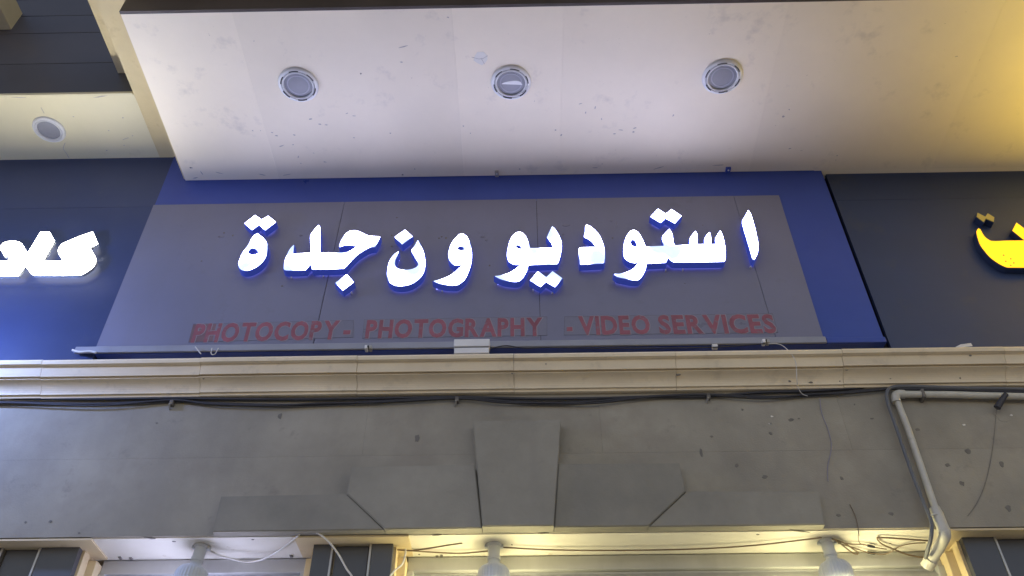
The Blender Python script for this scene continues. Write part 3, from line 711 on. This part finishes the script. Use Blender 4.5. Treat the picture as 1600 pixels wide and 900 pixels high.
# cables under the cornice
def along(pts, dy, Y): return [(x, y+dy, Y) for x, y in pts]
run = [(-160,630),(0,629),(150,631),(268,626.5),(330,630),(420,632.5),(500,632),(600,627),(715,621),(780,626),(850,630),(930,627),(1010,620),(1105,616.5),(1190,620),(1262,618),(1330,612),(1392,606)]
cable('black_cable', 'thick black cable sagging below the cornice, lowest of the bundle', along(run, 0, 3.488), .0065, m_black)
cable('black_cable', 'black cable hugging the cornice foot above the sagging one', along([(x, 624+.3*(y-626)) for x, y in run[:-4]]+[(1190,615),(1262,613),(1330,609),(1392,604)], -2, 3.487), .007, m_black)
cable('grey_cable', 'thin grey cable twisted along the black bundle', [(x, y+random.uniform(-2, 3), 3.478) for x, y in run], .0045, m_black)
for x, y, lab in [(268,628,'by the shutter with the cool bulb'), (714,623,'above the keystone\'s edge'), (1107,618,'over the arch block with the cut corner')]:
    p = pw(x, y, 3.478)
    t = thing('cable_clip', 'small nailed clip holding the black cables '+lab, 'clip', (p.x, 3.49, p.z))
    build(MB().box((p.x-.009, 3.474, p.z-.016), (p.x+.009, 3.5005, p.z+.010), .003), 'saddle', m_stain, t)
    build(MB().tube([(p.x-.004, 3.470, p.z-.016), (p.x-.008, 3.5005, p.z-.03)], .005, 8), 'nail', m_trim, t)

# pvc pipework on the right
t = thing('conduit_pipe', 'aged PVC conduit running below the cornice and turning down to the shutter', 'pipe', pw(1400, 616, 3.47))
R_ = .0165
A = pw(1403, 616, 3.47)
build(MB().tube([A, pw(1480, 616.5, 3.47), pw(1560, 618.5, 3.47), pw(1720, 622, 3.47), pw(2100, 630, 3.47)], R_, 14), 'horizontal_pipe', m_pvc, t)
build(MB().tube(spline([pw(1413, 616.2, 3.47), pw(1404, 616, 3.47), pw(1399, 620, 3.469), pw(1401, 629, 3.469)], 5), R_*1.3, 14), 'elbow', m_pvc, t)
low = pw(1468, 812, 3.469)
build(MB().tube([pw(1400, 622, 3.469), pw(1418, 668, 3.469), pw(1442, 738, 3.469), pw(1458, 785, 3.469), low], R_*.92, 14), 'down_pipe', m_pvc, t)
c1 = pw(1460, 794, 3.466); c2_ = pw(1476, 832, 3.45)
build(MB().tube([c1, pw(1465, 805, 3.464), c2_], [R_*1.35, R_*1.5, R_*1.5], 14), 'coupling', m_pvc, t)
e1 = pw(1474, 838, 3.45); e2 = ph(1449, 880, ZL-.06)
e2 = pw(1449, 884, 3.60)
build(MB().tube(spline([pw(1475, 826, 3.452), pw(1476, 838, 3.455), pw(1467, 856, 3.52), e2], 6), R_*1.45, 14), 'bent_pipe', m_pvc, t)
build(MB().tube([e2+(e2-pw(1467, 856, 3.52))*-.35, e2+(e2-pw(1467, 856, 3.52))*.06], R_*1.7, 14), 'end_socket', m_pvc, t)
for x, y in [(1441, 617)]:
    p = pw(x, y, 3.47)
    build(MB().box((p.x-.007, 3.449, p.z-.026), (p.x+.007, 3.5005, p.z+.022), .003), 'pipe_strap', m_stain, t)
tie = pw(1467, 804, 3.45)
build(MB().tube([pw(1452, 806, 3.452), pw(1460, 803, 3.438), pw(1471, 805, 3.445)], .0028, 6), 'zip_tie', m_wcable, t)
cable('grey_cable', 'upper grey cable lying over the conduit and looping down beside it', [(2100,618,3.455),(1720,612,3.455),(1600,608,3.455),(1500,606,3.455),(1420,603.5,3.455),(1395,605,3.455),(1386,613,3.458),(1388,632,3.462),(1402,672,3.46),(1424,736,3.46),(1445,790,3.458),(1455,815,3.452),(1455,838,3.452),(1450,858,3.50),(1446,872,3.55)], .0085, m_gcable)
cable('grey_cable', 'darker grey cable resting on the conduit\'s upper side', [(2100,622,3.462),(1720,617,3.462),(1600,613,3.462),(1500,609,3.462),(1405,607.5,3.463),(1392,606,3.48)], .0075, m_black)
p = pw(1560, 628, 3.455)
t = thing('pipe_clamp', 'black taped clamp hanging off the conduit with a wire below', 'clamp', p)
build(MB().tube([pw(1572, 616, 3.445), pw(1566, 624, 3.45), pw(1558, 637, 3.462)], [.012, .013, .016], 10), 'taped_arm', m_black, t)
build(MB().tube(spline([pw(1557, 637, 3.47), pw(1556, 650, 3.49), pw(1551, 700, 3.496), pw(1541, 750, 3.496), pw(1527, 785, 3.496), pw(1512, 806, 3.496)], 6), .0012, 6), 'hanging_wire', m_stain, t)
blot(pw(1565, 650).x, pw(1565, 650).z, .035, .04, 3.5, m_wall)
cable('thin_cable', 'fine grey wire trailing down the wall beside the conduit', [(1281,622,3.49),(1284,645,3.496),(1295,675,3.496),(1299,700,3.496),(1293,730,3.496),(1294,752,3.496)], .0018, m_pale)
cable('thin_cable', 'fine dark wire dropping from the wall onto the lintel by the warm bulb', [(1328,788,3.496),(1337,808,3.496),(1341,828,3.494),(1341,840,3.50),(1343,848,3.56),(1350,852,3.58)], .0018, m_bcable)

# ------------------------------------------------------------------ bulbs
def bulb(name, c, glass, label, tilt=(0, 0), group='lamps hanging under the lintel'):
    """lamp holder, ribbed heat sink and glass; c = point on the lintel underside"""
    t = thing('led_bulb', label, 'light bulb', c, group)
    z0 = Vector((0, 0, 0))
    def L(prof, nm, mt, n=40, wob=None):
        o = build(MB().lathe([(r, h) for r, h in prof], c, n, wob=wob), nm, mt, t); return o
    L([(.0005, .002), (.034, .002), (.036, -.004), (.033, -.010), (.027, -.012), (.026, -.055), (.029, -.060), (.029, -.072), (.025, -.075), (.023, -.088)], 'lamp_holder', m_bplast)
    L([(.023, -.076), (.026, -.088), (.040, -.098), (.056, -.108), (.066, -.122), (.070, -.140), (.069, -.185), (.064, -.21)], 'heat_sink', m_bplast, 96, lambda k: 1+(.022 if k % 3 == 0 else -.012))
    L([(.0622, -.206), (.072, -.214), (.078, -.235), (.074, -.262), (.056, -.288), (.03, -.301), (.0005, -.305)], 'glass', glass)
    for s in (-1, 1):
        build(MB().box((c[0]+s*.034-.007, c[1]-.010, c[2]-.016), (c[0]+s*.034+.007, c[1]+.010, c[2]-.002), .002), 'terminal', m_bplast, t)
    for o in t.children: pass
    t.rotation_euler = (tilt[0], tilt[1], 0)
    return t
m_bplast = surf('white_lamp_plastic', (.50, .52, .54), .45, .08, 10)
bulb('b', ph(316, 853, ZL)+Vector((0, 0, -.0005)), m_cool, 'cool white LED bulb under the lintel before the narrow shutter', (0, math.radians(6)))
bulb('b', ph(772, 851, ZL)+Vector((0, 0, -.0005)), m_warm, 'warm LED bulb hanging below the keystone', (0, 0))
bulb('b', ph(1291, 845, ZL)+Vector((0, 0, -.0005)), m_warm, 'warm LED bulb with a looped wire, beside the conduit end', (0, math.radians(-2)))
# neighbour's lamp on an arm, just beyond the picture; it washes the wall on that side
nc = Vector((-3.0, 2.85, 4.62))
arm = thing('wall_arm', 'grey steel lamp arm fixed to the navy sign', 'lamp arm', (nc.x, 3.5, nc.z))
build(MB().tube(spline([(nc.x, 3.502, nc.z+.02), (nc.x, 3.30, nc.z+.06), (nc.x, 2.90, nc.z+.05), (nc.x, 2.85, nc.z-.001)], 6), .012, 10), 'rod', m_trim, arm)
build(MB().box((nc.x-.04, 3.49, nc.z-.03), (nc.x+.04, 3.501, nc.z+.07), .003), 'wall_plate', m_trim, arm)
bulb('b', nc, m_flood, 'cool blue-white LED bulb on the steel arm before the navy sign', (0, 0))

# wires of the lamps (hung just under the lintel)
def wire(label, pts, r, mat):
    P = [ph(x, y, z) for x, y, z in pts]
    o = build(MB().tube(spline(P, 8), r, 7), 'lamp_wire', mat); tag(o, label, 'wire', 'lamp wiring'); return o
z = ZL-.012
wire('pale flex drooping from the cool bulb across the narrow shutter to the pilaster', [(327,860,z),(345,869,z-.02),(365,874,z-.03),(388,878,z-.035),(415,872,z-.03),(440,857,z-.015),(466,837,ZL-.004)], .0042, m_wcable)
P = [pw(466, 837, 3.497), pw(474, 829, 3.488), pw(484, 828, 3.486), pw(500, 835, 3.487), pw(516, 849, 3.51), pw(530, 868, 3.54), pw(541, 888, 3.555), pw(552, 905, 3.56), pw(562, 940, 3.562)]
tag(build(MB().tube(spline(P, 8), .0042, 7), 'lamp_wire', m_wcable), 'white flex arching over the lintel edge and down the slate pilaster', 'wire', 'lamp wiring')
P = [pw(634, 858, 3.60), pw(633, 868, 3.585), pw(628, 882, 3.57), pw(616, 892, 3.562), pw(608, 905, 3.56), pw(604, 930, 3.56)]
tag(build(MB().tube(spline(P, 8), .004, 7), 'lamp_wire', m_wcable), 'cream flex curving down the lit corner of the pilaster', 'wire', 'lamp wiring')
wire('brown wire strung from the pilaster to the bulb below the keystone', [(600,858,z),(634,860,z),(680,863,z),(720,864.5,z-.004),(762,861,z)], .0035, m_bcable)
wire('faint brown wire lying on the lintel above the strung one', [(640,861,ZL-.003),(670,857,ZL-.003),(700,852,ZL-.003),(722,849,ZL-.003)], .0025, m_bcable)
wire('brown wire strung between the two warm bulbs', [(782,855,z),(860,859,z-.004),(960,860,z-.008),(1080,858,z-.008),(1180,852,z-.004),(1284,840,z)], .0035, m_bcable)
wire('brown wire bent into a loop beside the bulb near the conduit', [(1300,842,z),(1318,848,z),(1336,860,z-.008),(1341,863,z-.012),(1338,866,z-.014),(1328,861,z-.01),(1314,850,z-.004),(1304,843,z)], .0035, m_bcable)
wire('upper spliced wire between loop and conduit', [(1308,846,z),(1328,850,z),(1350,851,z),(1366,855,z),(1385,858,z)], .0028, m_bcable)
wire('lower spliced wire between loop and conduit', [(1310,849,z),(1335,856,z),(1355,863,z-.004),(1380,866,z-.006),(1392,862,z-.004),(1404,855,z),(1420,850,z),(1446,848,z)], .0028, m_bcable)
wire('wire folding back sharply before the conduit', [(1450,845,z),(1410,842,z),(1376,840,z),(1371,842,z),(1378,850,z),(1396,858,z-.006),(1420,867,z-.014),(1446,871,z-.02),(1466,868,z-.02)], .0038, m_bcable)
for (x, y, lab) in [(1361, 853.5, 'upper'), (1361, 864, 'lower')]:
    a = ph(x-5, y-1, z-.002); b = ph(x+5, y+1, z-.002)
    tag(build(MB().tube([a, b], .006, 8), 'tape_splice', m_black), 'black tape splice on the '+lab+' spliced wire near the conduit', 'tape', 'tape splices')
# crumbling paint along the lintel's back edge, nails
for (x, y) in [(683, 869), (690, 868), (1410, 866), (1404, 867), (455, 868), (205, 872), (188, 871)]:
    p = ph(x, y, ZL); build(MB().box((p.x-.006, p.y-.01, ZL-.006), (p.x+.006, p.y+.012, ZL+.002), .002), 'paint_crumb', m_stain, bld)
for (x, y, w) in [(683, 836, .02), (850, 833, .03), (800, 851, .004), (1184, 835, .008), (1391, 849, .005), (655, 866, .006), (272, 846, .008), (395, 843, .008), (235, 841, .03), (1250, 830, .05)]:
    sblot(x, y, w, .006, m_stain, 'paint_chip', z=ZL, parent=bld)
